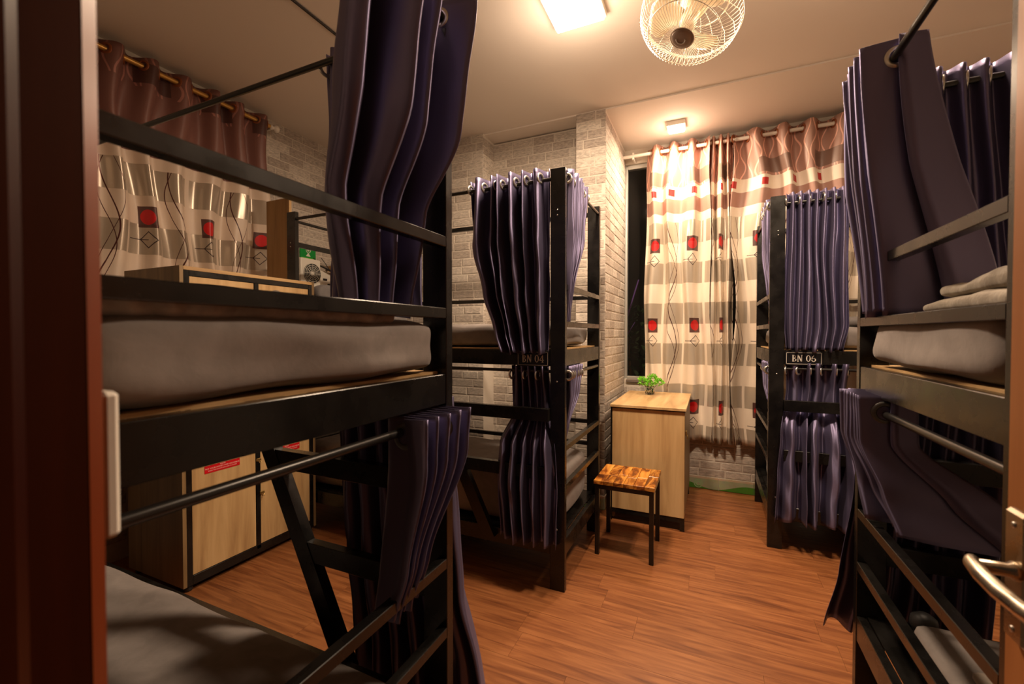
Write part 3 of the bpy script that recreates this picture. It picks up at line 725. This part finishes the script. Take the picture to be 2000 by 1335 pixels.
# blankets
pad('blanket', 'blanket', -.84, -.657, .25, .80, 1.272, 1.314, 9, 'crumpled grey blanket along the near edge of the left upper bunk', 'blanket', .016, .004, res=.011, fine=.0065)
pad('blanket', 'dark_blanket', -2.4, -.86, .42, .93, 1.285, 1.43, 10, 'dark blanket heaped at the back of the left upper bunk', 'blanket', .06, .008, res=.03, tilt=-.058, fine=.003)
pad('blanket', 'pale_blanket', .475, 1.6, 1.00, 1.40, 1.300, 1.335, 11, 'pale folded blanket, lower fold, on the right upper bunk', 'blanket', .016, .006, res=.02, fine=.0025, group='folded pale bedding on the right upper bunk')
pad('blanket', 'pale_blanket', .49, 1.6, 1.02, 1.38, 1.334, 1.372, 12, 'pale folded quilt lying on top of the right upper bunk bedding', 'blanket', .018, .008, res=.02, fine=.003, group='folded pale bedding on the right upper bunk')
pad('pillow', 'pillow', -2.40, -1.95, 2.12, 2.55, 1.307, 1.42, 13, 'grey pillow on the far end of the upper bunk above plate BN 04', 'pillow', .05, .012)
pad('pillow', 'pillow', -2.46, -2.34, 2.10, 2.40, 1.425, 1.59, 14, 'dark grey pillow standing up at the far end of the BN 04 bunk', 'pillow', .055, .01)
pad('folded_towel', 'pillow', .78, 1.15, 3.10, 3.5, 1.295, 1.36, 15, 'folded grey towels on the mattress above plate BN 06', 'towel', .03, .006)
pad('printed_cloth', 'paper', .55, 1.2, 1.02, 1.35, .457, .475, 16, 'grey printed cloth on the lower right mattress', 'cloth', .008, .004, res=.03)
st_ = MB().tube([(.60, 1.30, .482), (.585, 1.24, .486), (.60, 1.18, .484), (.575, 1.12, .487), (.59, 1.05, .484)], .006, 6)
solo(st_, 'black_strap', 'cable', (.59, 1.18, .478), 'thin black strap lying on the printed cloth', 'strap')
solo(MB().lathe((.575, 1.64, .372), [(.004, 0), (.024, .008), (.033, .028), (.030, .050), (.015, .062), (.004, .064)], (0, 0, 1), 16), 'ball', 'cable', (.575, 1.64, .372), 'small dark ball at the foot of the lower right bunk', 'ball')

# ------------------------------------------------------------------ bunk curtains
# left front bed: upper end curtain, upper side curtain, lower end curtain, lower side curtain
cloth('bunk_curtain', 'satin', 'Y', -.642, [(2.12, .64, 1.0, -.005, .098), (1.75, .64, .96, -.03, .085), (1.56, .66, .93, -.085, .062), (1.33, .72, .90, -.10, .050), (1.29, .73, .90, -.10, .045)], 3.2, 46, 31,
      'large navy satin curtain hanging from the near left upper bunk', rings=1, phase=.2, per=22, crease=.004, hem=.01, rod_dz=.045, wob=.35)
cloth('bunk_curtain', 'satin', 'X', 1.015, [(2.125, -1.10, -.74, 0, .022), (1.6, -1.10, -.74, .0, .022), (1.31, -1.10, -.74, 0, .02)], 6, 40, 32,
      'dark navy curtain on the aisle side of the near left upper bunk', rings=3, per=16, crease=.004)
cloth('bunk_curtain', 'satin', 'Y', -.622, [(1.062, .775, .975, 0, .062), (.95, .775, .965, 0, .060), (.72, .77, .87, -.03, .04), (.60, .76, .86, -.05, .03)], 4.3, 30, 33,
      'navy accordion-pleated curtain on the rod under the near left upper bunk', rings=1, ringmat='ring_dark', ring_r=.03, phase=.1, per=22, rod_dz=.045, irr=.1)
cloth('bunk_curtain', 'satin', 'X', 1.045, [(1.075, -1.11, -.655, 0, .018), (.9, -1.11, -.66, .02, .022), (.5, -1.105, -.63, .045, .028), (.25, -1.10, -.585, .06, .030), (.07, -1.10, -.56, .06, .03)], 7, 36, 34,
      'navy curtain reaching near the floor beside the left bunk ladder', rings=3, per=16, crease=.004)
# BN 04
cloth('bunk_curtain', 'satin', 'X', 2.012, [(2.052, -1.155, -.715, 0, .034), (1.72, -1.15, -.715, -.005, .034), (1.45, -1.09, -.72, -.01, .032), (1.25, -1.02, -.72, -.015, .030), (1.155, -.98, -.715, -.03, .028)], 6.5, 46, 35,
      'navy satin curtain gathered above plate BN 04', rings=2, per=20, crease=.006, irr=.6, warp=1.0, ringmat='ring')
cloth('bunk_curtain', 'satin', 'Y', -.640, [(2.052, 2.05, 2.40, 0, .030), (1.75, 2.05, 2.31, 0, .028), (1.48, 2.045, 2.14, -.005, .02), (1.30, 2.045, 2.12, -.02, .018)], 5, 36, 36,
      'navy curtain on the right end of the BN 04 upper bunk', rings=1, per=18, crease=.003)
cloth('bunk_curtain', 'satin', 'X', 2.012, [(1.092, -.915, -.715, 0, .024), (.93, -.93, -.715, .035, .016), (.84, -.93, -.71, .035, .014), (.70, -.985, -.68, -.03, .026), (.5, -.995, -.665, -.045, .032), (.23, -.96, -.665, -.05, .036)], 5.6, 44, 37,
      'navy curtain gathered below plate BN 04 and bulging over the bar', rings=4, per=20, irr=.6, warp=.8, crease=.005)
cloth('bunk_curtain', 'satin', 'Y', -.638, [(1.092, 2.05, 2.30, 0, .028), (.95, 2.05, 2.24, 0, .024), (.80, 2.045, 2.11, -.015, .016), (.70, 2.045, 2.09, -.03, .014)], 5, 24, 38,
      'small navy curtain on the right end of the BN 04 lower bunk', rings=1, per=16)
# BN 06
cloth('bunk_curtain', 'satin', 'X', 2.940, [(2.055, .395, .685, 0, .030), (1.7, .395, .69, 0, .030), (1.3, .395, .70, -.01, .028), (1.155, .40, .67, -.015, .026)], 7.5, 40, 39,
      'navy satin curtain hanging in even pleats above plate BN 06', rings=3, per=20, crease=.002, irr=.25)
cloth('bunk_curtain', 'satin', 'Y', .326, [(2.052, 2.985, 3.30, 0, .026), (1.8, 2.985, 3.22, 0, .024), (1.5, 2.98, 3.06, .01, .018), (1.40, 2.98, 3.05, .02, .015)], 6, 30, 40,
      'narrow navy curtain on the left end of the BN 06 upper bunk', rings=1, per=16)
cloth('bunk_curtain', 'satin', 'X', 2.942, [(1.085, .40, .70, 0, .024), (.93, .41, .70, .035, .016), (.84, .40, .70, .035, .014), (.70, .37, .71, -.03, .026), (.45, .35, .73, -.05, .036), (.18, .345, .72, -.05, .042)], 5, 44, 41,
      'rumpled navy curtain below plate BN 06', rings=2, per=24, crease=.010, irr=.7, warp=1.2)
cloth('bunk_curtain', 'satin', 'Y', .326, [(1.082, 2.985, 3.24, 0, .026), (.95, 2.985, 3.15, 0, .022), (.85, 2.98, 3.06, .01, .016)], 5, 20, 42,
      'small navy curtain on the left end of the BN 06 lower bunk', rings=1, per=16)
# right bed
cloth('bunk_curtain', 'satin', 'Y', .440, [(2.035, 1.47, 1.715, 0, .072), (1.31, 1.44, 1.69, .11, .115), (1.305, 1.44, 1.69, .11, .115)], 5.6, 44, 43,
      'navy curtain of sharp pleats hanging from the right upper bunk rod', rings=1, per=22, phase=.05, ring_r=.028, irr=.15, rod_dz=.047, wob=.3)
cloth('bunk_curtain', 'satin', 'X', 1.715, [(2.035, .52, .775, 0, .026), (1.6, .53, .80, 0, .026), (1.345, .53, .82, -.005, .026)], 5, 36, 44,
      'navy curtain on the far side of the right upper bunk', rings=2, per=18)
cloth('bunk_curtain', 'satin', 'Y', .444, [(1.078, 1.50, 1.70, 0, .066), (.95, 1.49, 1.70, .0, .064), (.82, 1.44, 1.68, .09, .12), (.72, 1.40, 1.66, .15, .16)], 7.6, 30, 45,
      'navy curtain in tight pleats on the rod under the right upper bunk', rings=1, ringmat='ring_dark', ring_r=.030, per=20, phase=.05, irr=.1)
cloth('bunk_curtain', 'satin', 'X', 1.765, [(1.078, .46, .80, 0, .018), (.75, .43, .80, .01, .022), (.45, .40, .80, .02, .028), (.26, .365, .80, .03, .030)], 6, 30, 47,
      'navy curtain whose corner flares out low beside the right bunk post', rings=2, per=16)

# ------------------------------------------------------------------ window curtains and rods
def drape(axis, base, keys, folds, seed, label, mt, **k):
    return cloth('window_curtain', mt, axis, base, keys, folds, 50, seed, label, 'curtain', rings=k.pop('rings', 1), ringmat='ring_amber', ring_r=.030, per=16, hem=.004, irr=.25, **k)
drape('X', 3.745, [(2.775, -.48, -.01, 0, .050), (2.5, -.49, -.01, 0, .040), (.405, -.50, .02, 0, .028)], 3.5, 51, 'patterned window curtain nearest the dark window glass', 'drape_far', phase=1.2)
drape('X', 3.745, [(2.775, -.02, .15, .012, .040), (2.5, -.02, .15, .012, .035), (.395, -.01, .17, .012, .026)], 3.5, 52, 'tightly bunched patterned curtain in the middle of the window', 'drape_far', uv0=1.7)
drape('X', 3.745, [(2.775, .15, 1.25, 0, .050), (2.5, .15, 1.25, 0, .034), (.40, .17, 1.25, 0, .022)], 6, 53, 'patterned window curtain behind the BN 06 bunk', 'drape_far', uv0=.33)
drape('X', 3.745, [(2.775, 1.27, 2.36, 0, .050), (2.5, 1.27, 2.36, 0, .034), (.40, 1.27, 2.36, 0, .022)], 6, 54, 'patterned window curtain at the far right behind the bunks', 'drape_far', uv0=.1)
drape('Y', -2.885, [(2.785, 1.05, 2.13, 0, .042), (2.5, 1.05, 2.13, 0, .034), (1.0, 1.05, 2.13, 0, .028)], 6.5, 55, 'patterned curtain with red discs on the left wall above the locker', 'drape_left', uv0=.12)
cr = thing('curtain_rod', 'white curtain rod above the far window', 'curtain rod', (-.67, 3.745, 2.728))
part(MB().tube([(-.676, 3.745, 2.728), (2.40, 3.745, 2.728)], .014, 12), 'pole', 'rodwhite', cr)
part(MB().box((-.60, 3.735, 2.70), (-.585, 3.84, 2.755), .002), 'bracket', 'rodwhite', cr)
cr = thing('curtain_rod', 'gilt curtain rod with white end knob on the left wall', 'curtain rod', (-2.885, 2.2, 2.738))
part(MB().tube([(-2.885, .16, 2.738), (-2.885, 2.15, 2.738)], .014, 12), 'pole', 'rodgold', cr)
part(MB().lathe((-2.885, 2.15, 2.738), [(.016, 0), (.018, .01), (.012, .018), (.012, .03), (.022, .036), (.027, .05), (.022, .064), (.008, .072)], (0, 1, 0), 16), 'finial', 'white', cr)
part(MB().box((-2.97, 2.155, 2.72), (-2.88, 2.17, 2.756), .002), 'bracket', 'white', cr)
solo(MB().tube([(-1.80, .16, 2.826), (-1.80, 1.0, 2.824), (-1.80, 1.85, 2.826)], .0035, 6).tube([(-1.812, .16, 2.826), (-1.812, 1.85, 2.826)], .0025, 6), 'ceiling_cable', 'cable', (-1.8, 1.5, 2.83), 'thin dark cable running across the ceiling at left', 'cable')

# ------------------------------------------------------------------ lockers at the left wall
lk = thing('locker', 'oak laminate locker with black frame and red stickers, between the left bunks', 'locker', (-2.52, 1.61, 0))
xf = -2.28
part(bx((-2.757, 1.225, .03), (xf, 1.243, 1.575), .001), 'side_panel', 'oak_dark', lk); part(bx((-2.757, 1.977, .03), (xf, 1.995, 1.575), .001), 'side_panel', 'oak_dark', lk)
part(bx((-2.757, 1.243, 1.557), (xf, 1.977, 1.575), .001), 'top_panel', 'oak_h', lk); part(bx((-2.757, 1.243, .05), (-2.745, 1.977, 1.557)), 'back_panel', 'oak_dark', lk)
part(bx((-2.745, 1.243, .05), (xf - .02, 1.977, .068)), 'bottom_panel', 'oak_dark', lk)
fm = MB()
for a, b in (((1.243, .03), (1.268, 1.557)), ((1.952, .03), (1.977, 1.557)), ((1.597, .055), (1.622, 1.53)), ((1.268, .03), (1.952, .075)), ((1.268, 1.530), (1.952, 1.557)), ((1.268, .80), (1.597, .825)), ((1.622, .80), (1.952, .825))):
    fm.box((xf - .02, a[0], a[1]), (xf, b[0], b[1]), .001)
part(fm, 'metal_frame', 'steel', lk)
def lt_(par, y, z): part(MB().box((xf, y - .013, z - .008), (xf + .008, y + .013, z + .008), .002).tube([(xf + .010, y - .004, z - .006), (xf + .016, y - .004, z - .016), (xf + .016, y + .006, z - .016), (xf + .010, y + .006, z - .006)], .0022, 6), 'latch', 'brass', par)
for (y0, y1, z0, z1) in ((1.270, 1.595, .077, .798), (1.624, 1.950, .077, .798), (1.270, 1.595, .827, 1.528), (1.624, 1.950, .827, 1.528)):
    dd = part(bx((xf - .016, y0, z0), (xf - .003, y1, z1), .001), 'door', 'oak_v', lk)
    if z0 < .5:
        ys = 1.328 if y0 < 1.5 else 1.70
        stk = part(bx((xf - .003, ys, .553), (xf - .0015, ys + .178, .590)), 'sticker', 'red', dd); ORG[stk.name] = ORG[dd.name]
        for t_, z_, s_ in (('PLEASE', .585, .009), ('PUT YOUR MONEY AND VALUABLES', .574, .0105), ('INSIDE THE LOCKER AND KEEP IT LOCKED', .563, .0075)):
            tx = text_mesh(t_, s_, 'lettering', 'inkwhite', stk if False else dd, (xf - .0012, ys + .089, z_), (0, 1, 0), (0, 0, 1), .0002)
lt_(lk, 1.610, .553); lt_(lk, 1.628, .365)
for y_ in (1.26, 1.96): part(MB().lathe((xf - .03, y_, 0), [(.018, 0), (.022, .006), (.022, .026), (.012, .032)], (0, 0, 1), 12), 'foot', 'cable', lk)
for y_ in (1.26, 1.96): part(MB().lathe((-2.72, y_, 0), [(.018, 0), (.022, .006), (.022, .026), (.012, .032)], (0, 0, 1), 12), 'foot', 'cable', lk)
sb = thing('side_board', 'tall brown wooden board standing behind the locker, beside the BN 04 bunk', 'board', (-2.64, 2.03, 0))
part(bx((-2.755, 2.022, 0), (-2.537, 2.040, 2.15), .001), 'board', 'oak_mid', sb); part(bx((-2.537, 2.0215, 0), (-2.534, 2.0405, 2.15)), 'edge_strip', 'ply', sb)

# wall bits beyond the BN 04 bunk
sg = thing('exit_sign', 'small green sign with white pictogram on the left wall', 'sign', (-2.95, 2.53, 1.86))
part(bx((-2.966, 2.455, 1.845), (-2.955, 2.605, 1.955), .002), 'panel', 'green', sg)
pic = MB().lathe((-2.9545, 2.53, 1.925), [(.012, 0), (.012, .002)], (1, 0, 0), 12).ring((-2.954, 2.53, 1.925), (1, 0, 0), .022, .003, 16, 5).add([(-2.9538, 2.53, 1.905), (-2.9538, 2.507, 1.875), (-2.9538, 2.553, 1.875)], [(0, 1, 2)])
part(pic, 'pictogram', 'white', sg); part(bx((-2.955, 2.465, 1.856), (-2.9535, 2.595, 1.863)), 'lettering', 'plant', sg)
ac = thing('fan_unit', 'cream wall unit with round black grille under the green sign', 'appliance', (-2.93, 2.52, 1.45))
part(bx((-2.965, 2.37, 1.42), (-2.85, 2.56, 1.84), .012), 'case', 'white', ac)
part(MB().lathe((-2.852, 2.475, 1.725), [(.078, 0), (.078, .006), (.070, .008)], (1, 0, 0), 28), 'grille_plate', 'grille', ac)
gr = MB()
for rr in (.022, .036, .05, .064, .078): gr.ring((-2.842, 2.475, 1.725), (1, 0, 0), rr, .0018, 24, 5)
for k in range(12):
    t = k * math.pi / 6; gr.tube([(-2.842, 2.475 + .018 * math.cos(t), 1.725 + .018 * math.sin(t)), (-2.842, 2.475 + .078 * math.cos(t), 1.725 + .078 * math.sin(t))], .0015, 5)
part(gr, 'grille', 'white', ac); part(MB().lathe((-2.848, 2.475, 1.725), [(.018, 0), (.016, .006)], (1, 0, 0), 16), 'hub', 'white', ac)
ct = thing('control_box', 'white box with black switches on the left wall', 'box', (-2.93, 2.72, 1.5))
part(bx((-2.965, 2.60, 1.50), (-2.90, 2.74, 1.77), .006), 'case', 'white', ct)
for (y_, z_) in ((2.645, 1.70), (2.69, 1.66)): part(bx((-2.90, y_ - .02, z_ - .009), (-2.893, y_ + .02, z_ + .007), .002), 'switch', 'cable', ct)
solo(MB().tube([(-2.86, 2.50, 1.85), (-2.87, 2.57, 1.80), (-2.86, 2.66, 1.775), (-2.87, 2.74, 1.755), (-2.87, 2.81, 1.73)], [.004, .006, .008, .015, .008], 8).tube([(-2.86, 2.66, 1.775), (-2.87, 2.63, 1.82), (-2.89, 2.60, 1.87)], .003, 6), 'power_cable', 'cable', (-2.87, 2.66, 1.78), 'black cables bunched over the white control box', 'cable')
solo(bx((-2.93, 2.70, 1.50), (-2.72, 2.98, 1.82), .004), 'cardboard_box', 'card', (-2.78, 2.9, 1.50), 'brown cardboard box behind the far end of the BN 04 bunk', 'box')
solo(bx((-2.965, 2.68, 1.478), (-2.65, 3.03, 1.498), .002), 'wall_shelf', 'oak_h', (-2.76, 2.9, 1.478), 'small oak shelf under the cardboard box', 'shelf')

# ------------------------------------------------------------------ desk cabinet, stool, plant
dk = thing('desk_cabinet', 'oak laminate cabinet standing by the window with a plant on top', 'cabinet', (-.37, 3.35, 0))
part(bx((-.605, 2.915, .765), (-.130, 3.69, .783), .0015), 'worktop', 'oak_h', dk)
part(bx((-.592, 2.930, .085), (-.140, 2.946, .757), .0015), 'front_panel', 'oak_v', dk)
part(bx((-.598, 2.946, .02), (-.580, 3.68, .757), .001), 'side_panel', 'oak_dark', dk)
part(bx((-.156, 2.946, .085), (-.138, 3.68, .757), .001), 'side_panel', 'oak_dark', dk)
part(MB().box((-.603, 2.932, 0), (-.593, 2.960, .757)).box((-.603, 2.932, .757), (-.135, 2.95, .765)), 'metal_frame', 'steel', dk)
part(MB().box((-.592, 2.934, .055), (-.138, 2.96, .085)).box((-.165, 2.934, 0), (-.138, 2.965, .055)), 'base_frame', 'steel', dk)
for x_ in (-.603, -.165): part(bx((x_, 3.65, 0), (x_ + .025, 3.68, .085)), 'foot', 'steel', dk)
part(MB().box((-.138, 2.985, .60), (-.128, 3.02, .63), .002).ring((-.125, 3.0, .59), (1, 0, 0), .014, .002, 14, 5), 'latch', 'brass', dk)

stl = thing('stool', 'small stool with charred orange pine seat and black steel legs', 'stool', (-.42, 2.59, 0))
sx0, sx1, sy0, sy1 = -.594, -.262, 2.425, 2.765
xw = (sx1 - sx0)
nb = 6
xb_ = [sx0 + (sx1 - sx0) * k / nb for k in range(nb + 1)]
rnd = random.Random(8)
for k in range(nb):
    cut = sy0 + (sy1 - sy0) * rnd.uniform(.25, .75)
    for a, b in ((sy0, cut - .0008), (cut + .0008, sy1)):
        part(bx((xb_[k] + .0007, a, .402 + rnd.uniform(0, .0006)), (xb_[k + 1] - .0007, b, .424 + rnd.uniform(-.0006, .0006)), .001), 'seat_slat', 'stool_wood', stl)
for fx in (sx0 + .006, sx1 - .030):
    for fy in (sy0 + .006, sy1 - .030): part(bx((fx, fy, 0), (fx + .024, fy + .024, .40), .001), 'leg', 'steel', stl)
for (a, b) in (((sx0 + .03, sy0 + .006), (sx1 - .03, sy0 + .030)), ((sx0 + .03, sy1 - .030), (sx1 - .03, sy1 - .006)), ((sx0 + .006, sy0 + .03), (sx0 + .030, sy1 - .03)), ((sx1 - .030, sy0 + .03), (sx1 - .006, sy1 - .03))):
    part(bx((a[0], a[1], .376), (b[0], b[1], .4015), .001), 'apron', 'steel', stl)

pt = thing('potted_plant', 'bright green artificial plant in a small glass jar on the cabinet', 'plant', (-.42, 3.50, .783))
px, py, pz = -.42, 3.50, .7835
jr = MB(); prof = [(.030, .0), (.034, .004), (.036, .04), (.032, .058), (.036, .064)]
jr.lathe((px, py, pz), prof + [(.033, .064), (.029, .057), (.033, .04), (.031, .007), (.0, .006)], (0, 0, 1), 24)
part(jr, 'glass_jar', 'jar', pt)
rnd = random.Random(4); lf1, lf2 = MB(), MB()
for (ox, oy, oz, rr, n) in ((-.055, 0, .098, .040, 170), (.02, 0, .115, .052, 280), (.070, .01, .095, .036, 150), (0, -.02, .085, .03, 100)):
    for i in range(n):
        d = Vector((rnd.gauss(0, 1), rnd.gauss(0, 1), rnd.gauss(.35, .9))).normalized(); c = Vector((px + ox, py + oy, pz + oz)) + d * rr * rnd.uniform(.3, .8)
        L = rnd.uniform(.010, .018); s_ = d.orthogonal().normalized(); s_.rotate(Matrix.Rotation(rnd.uniform(0, 6.28), 3, d)); s_ *= L * .4
        lf1.add([c, c + d * L * .5 + s_, c + d * L, c + d * L * .5 - s_], [(0, 1, 2, 3)])
for i in range(90):
    d = Vector((rnd.gauss(0, 1), rnd.gauss(0, 1), rnd.gauss(0, .8))).normalized(); c = Vector((px, py, pz + .028)) + Vector((d.x * .018, d.y * .018, d.z * .02))
    s_ = d.orthogonal().normalized() * .004; lf2.add([c, c + d * .006 + s_, c + d * .012, c + d * .006 - s_], [(0, 1, 2, 3)])
o = part(lf1, 'foliage', 'plant', pt); o['kind'] = 'stuff'
o = part(lf2, 'lower_leaves', 'plantd', pt); o['kind'] = 'stuff'
for (ox, oz) in ((-.04, .08), (.02, .09), (.05, .075)): part(MB().tube([(px, py, pz + .012), (px + ox, py, pz + oz)], .0015, 6), 'stem', 'plantd', pt)

# ------------------------------------------------------------------ ceiling lamps
def lamp(x, y, z, s, label):
    r_ = thing('ceiling_lamp', label, 'lamp', (x, y, z)); h = s / 2
    fm = MB()
    for a, b in (((-h, -h), (h, -h + .008)), ((-h, h - .008), (h, h)), ((-h, -h + .008), (-h + .008, h - .008)), ((h - .008, -h + .008), (h, h - .008))):
        fm.box((x + a[0], y + a[1], z - .032), (x + b[0], y + b[1], z), .001)
    fm.box((x - h + .008, y - h + .008, z - .006), (x + h - .008, y + h - .008, z))
    part(fm, 'frame', 'white', r_)
    part(bx((x - h + .009, y - h + .009, z - .048), (x + h - .009, y + h - .009, z - .012), .006), 'diffuser', 'diff', r_)
lamp(-.60, 2.03, 2.83, .26, 'large square ceiling lamp glowing above the left bunks')
lamp(-.24, 3.50, 2.820, .13, 'small square ceiling lamp glowing near the window')
lamp(.58, 1.96, 2.83, .26, 'square ceiling lamp above the right bunk bed')

# ------------------------------------------------------------------ orbit fan
fc = Vector((-.085, 2.0, 2.585)); dv = (fc - Vector((0, 0, 1.25))).normalized()
dn = Vector((-.35, -.12, -1)); dn = (dn - dv * dn.dot(dv)).normalized()
ax = (-dv * math.cos(R(42)) + dn * math.sin(R(42))).normalized()
fa = ax.orthogonal().normalized(); fb = ax.cross(fa)
fan = thing('ceiling_fan', 'white caged orbit fan hanging from the ceiling', 'fan', (-.085, 2.02, 2.83))
RF = .205
def fp(r, t, h): return fc + ax * h + (fa * math.cos(t) + fb * math.sin(t)) * r
cg = MB(); NW = 72
for k in range(NW):
    t = 2 * math.pi * k / NW
    cg.tube([fp(.048, t + .22, .112), fp(.09, t + .13, .110), fp(.135, t + .06, .100), fp(.175, t + .02, .075), fp(.199, t, .040), fp(RF, t, 0)], .0015, 4, False)
for (r_, h, th) in ((RF, 0, .0032), (.150, .092, .0018), (.048, .112, .002)): cg.tube([fp(r_, 2 * math.pi * i / 48, h) for i in range(48)], th, 6, closed=True)
o = part(cg, 'front_cage', 'fan_wire', fan)
cg = MB()
for k in range(20):
    t = 2 * math.pi * k / 20
    cg.tube([fp(.05, t, -.10), fp(.12, t, -.095), fp(.18, t, -.06), fp(RF, t, -.004)], .0014, 4, False)
for (r_, h) in ((RF - .002, -.006), (.13, -.092)): cg.tube([fp(r_, 2 * math.pi * i / 40, h) for i in range(40)], .0028, 6, closed=True)
part(cg, 'rear_cage', 'fan_wire', fan)
part(MB().lathe(fc + ax * .108, [(.046, 0), (.046, .004), (.042, .009), (.030, .011)], ax, 28), 'badge', 'fan_hub', fan)
sq_ = [fp(.022 * (1 - .35 * i / 8), .6 + i * .45, .1205) for i in range(9)]
part(MB().tube(sq_, .0022, 6), 'emblem', 'letter', fan)
part(MB().lathe(fc, [(.02, -.03), (.034, -.02), (.034, .045), (.028, .055), (.01, .06)], ax, 24), 'hub', 'fan_blade', fan)
for k in range(3):
    bl = MB(); V = []; NU, NVv = 9, 6; t0 = 2 * math.pi * k / 3 + .5
    for i in range(NU + 1):
        r_ = .03 + (.168 - .03) * i / NU; wd = .38 + .62 * math.sin(math.pi * min(1, (i / NU) * .62 + .08)); wd *= 1 if i < NU - 1 else (.85 if i < NU else .55)
        for j in range(NVv + 1):
            f = j / NVv - .5; V.append(fp(r_, t0 + f * wd * 1.25 + .25 * i / NU, .012 + f * .055 * (1 - .35 * i / NU)))
    F = [(i * (NVv + 1) + j, (i + 1) * (NVv + 1) + j, (i + 1) * (NVv + 1) + j + 1, i * (NVv + 1) + j + 1) for i in range(NU) for j in range(NVv)]
    o = part(bl.add(V, F, True), 'blade', 'fan_blade', fan); md = o.modifiers.new('t', 'SOLIDIFY'); md.thickness = .002
part(MB().lathe(fc, [(.03, -.125), (.052, -.115), (.056, -.06), (.046, -.03), (.02, -.026)], ax, 24), 'motor', 'fan_blade', fan)
part(MB().lathe(fc, [(.014, -.16), (.02, -.15), (.02, -.122)], ax, 16), 'rear_knob', 'fan_dark', fan)
top = Vector((-.085, 2.02, 2.83)); back = fc - ax * .12
part(MB().tube([tuple(back), tuple(back + Vector((0, .01, .06))), (top.x, top.y + .06, 2.79), (top.x, top.y + .06, 2.812)], .014, 12), 'bracket', 'fan_blade', fan)
part(MB().lathe((top.x, top.y + .06, 2.83), [(.055, 0), (.055, -.012), (.035, -.028), (.02, -.032)][::-1], (0, 0, 1), 24), 'mount', 'white', fan)
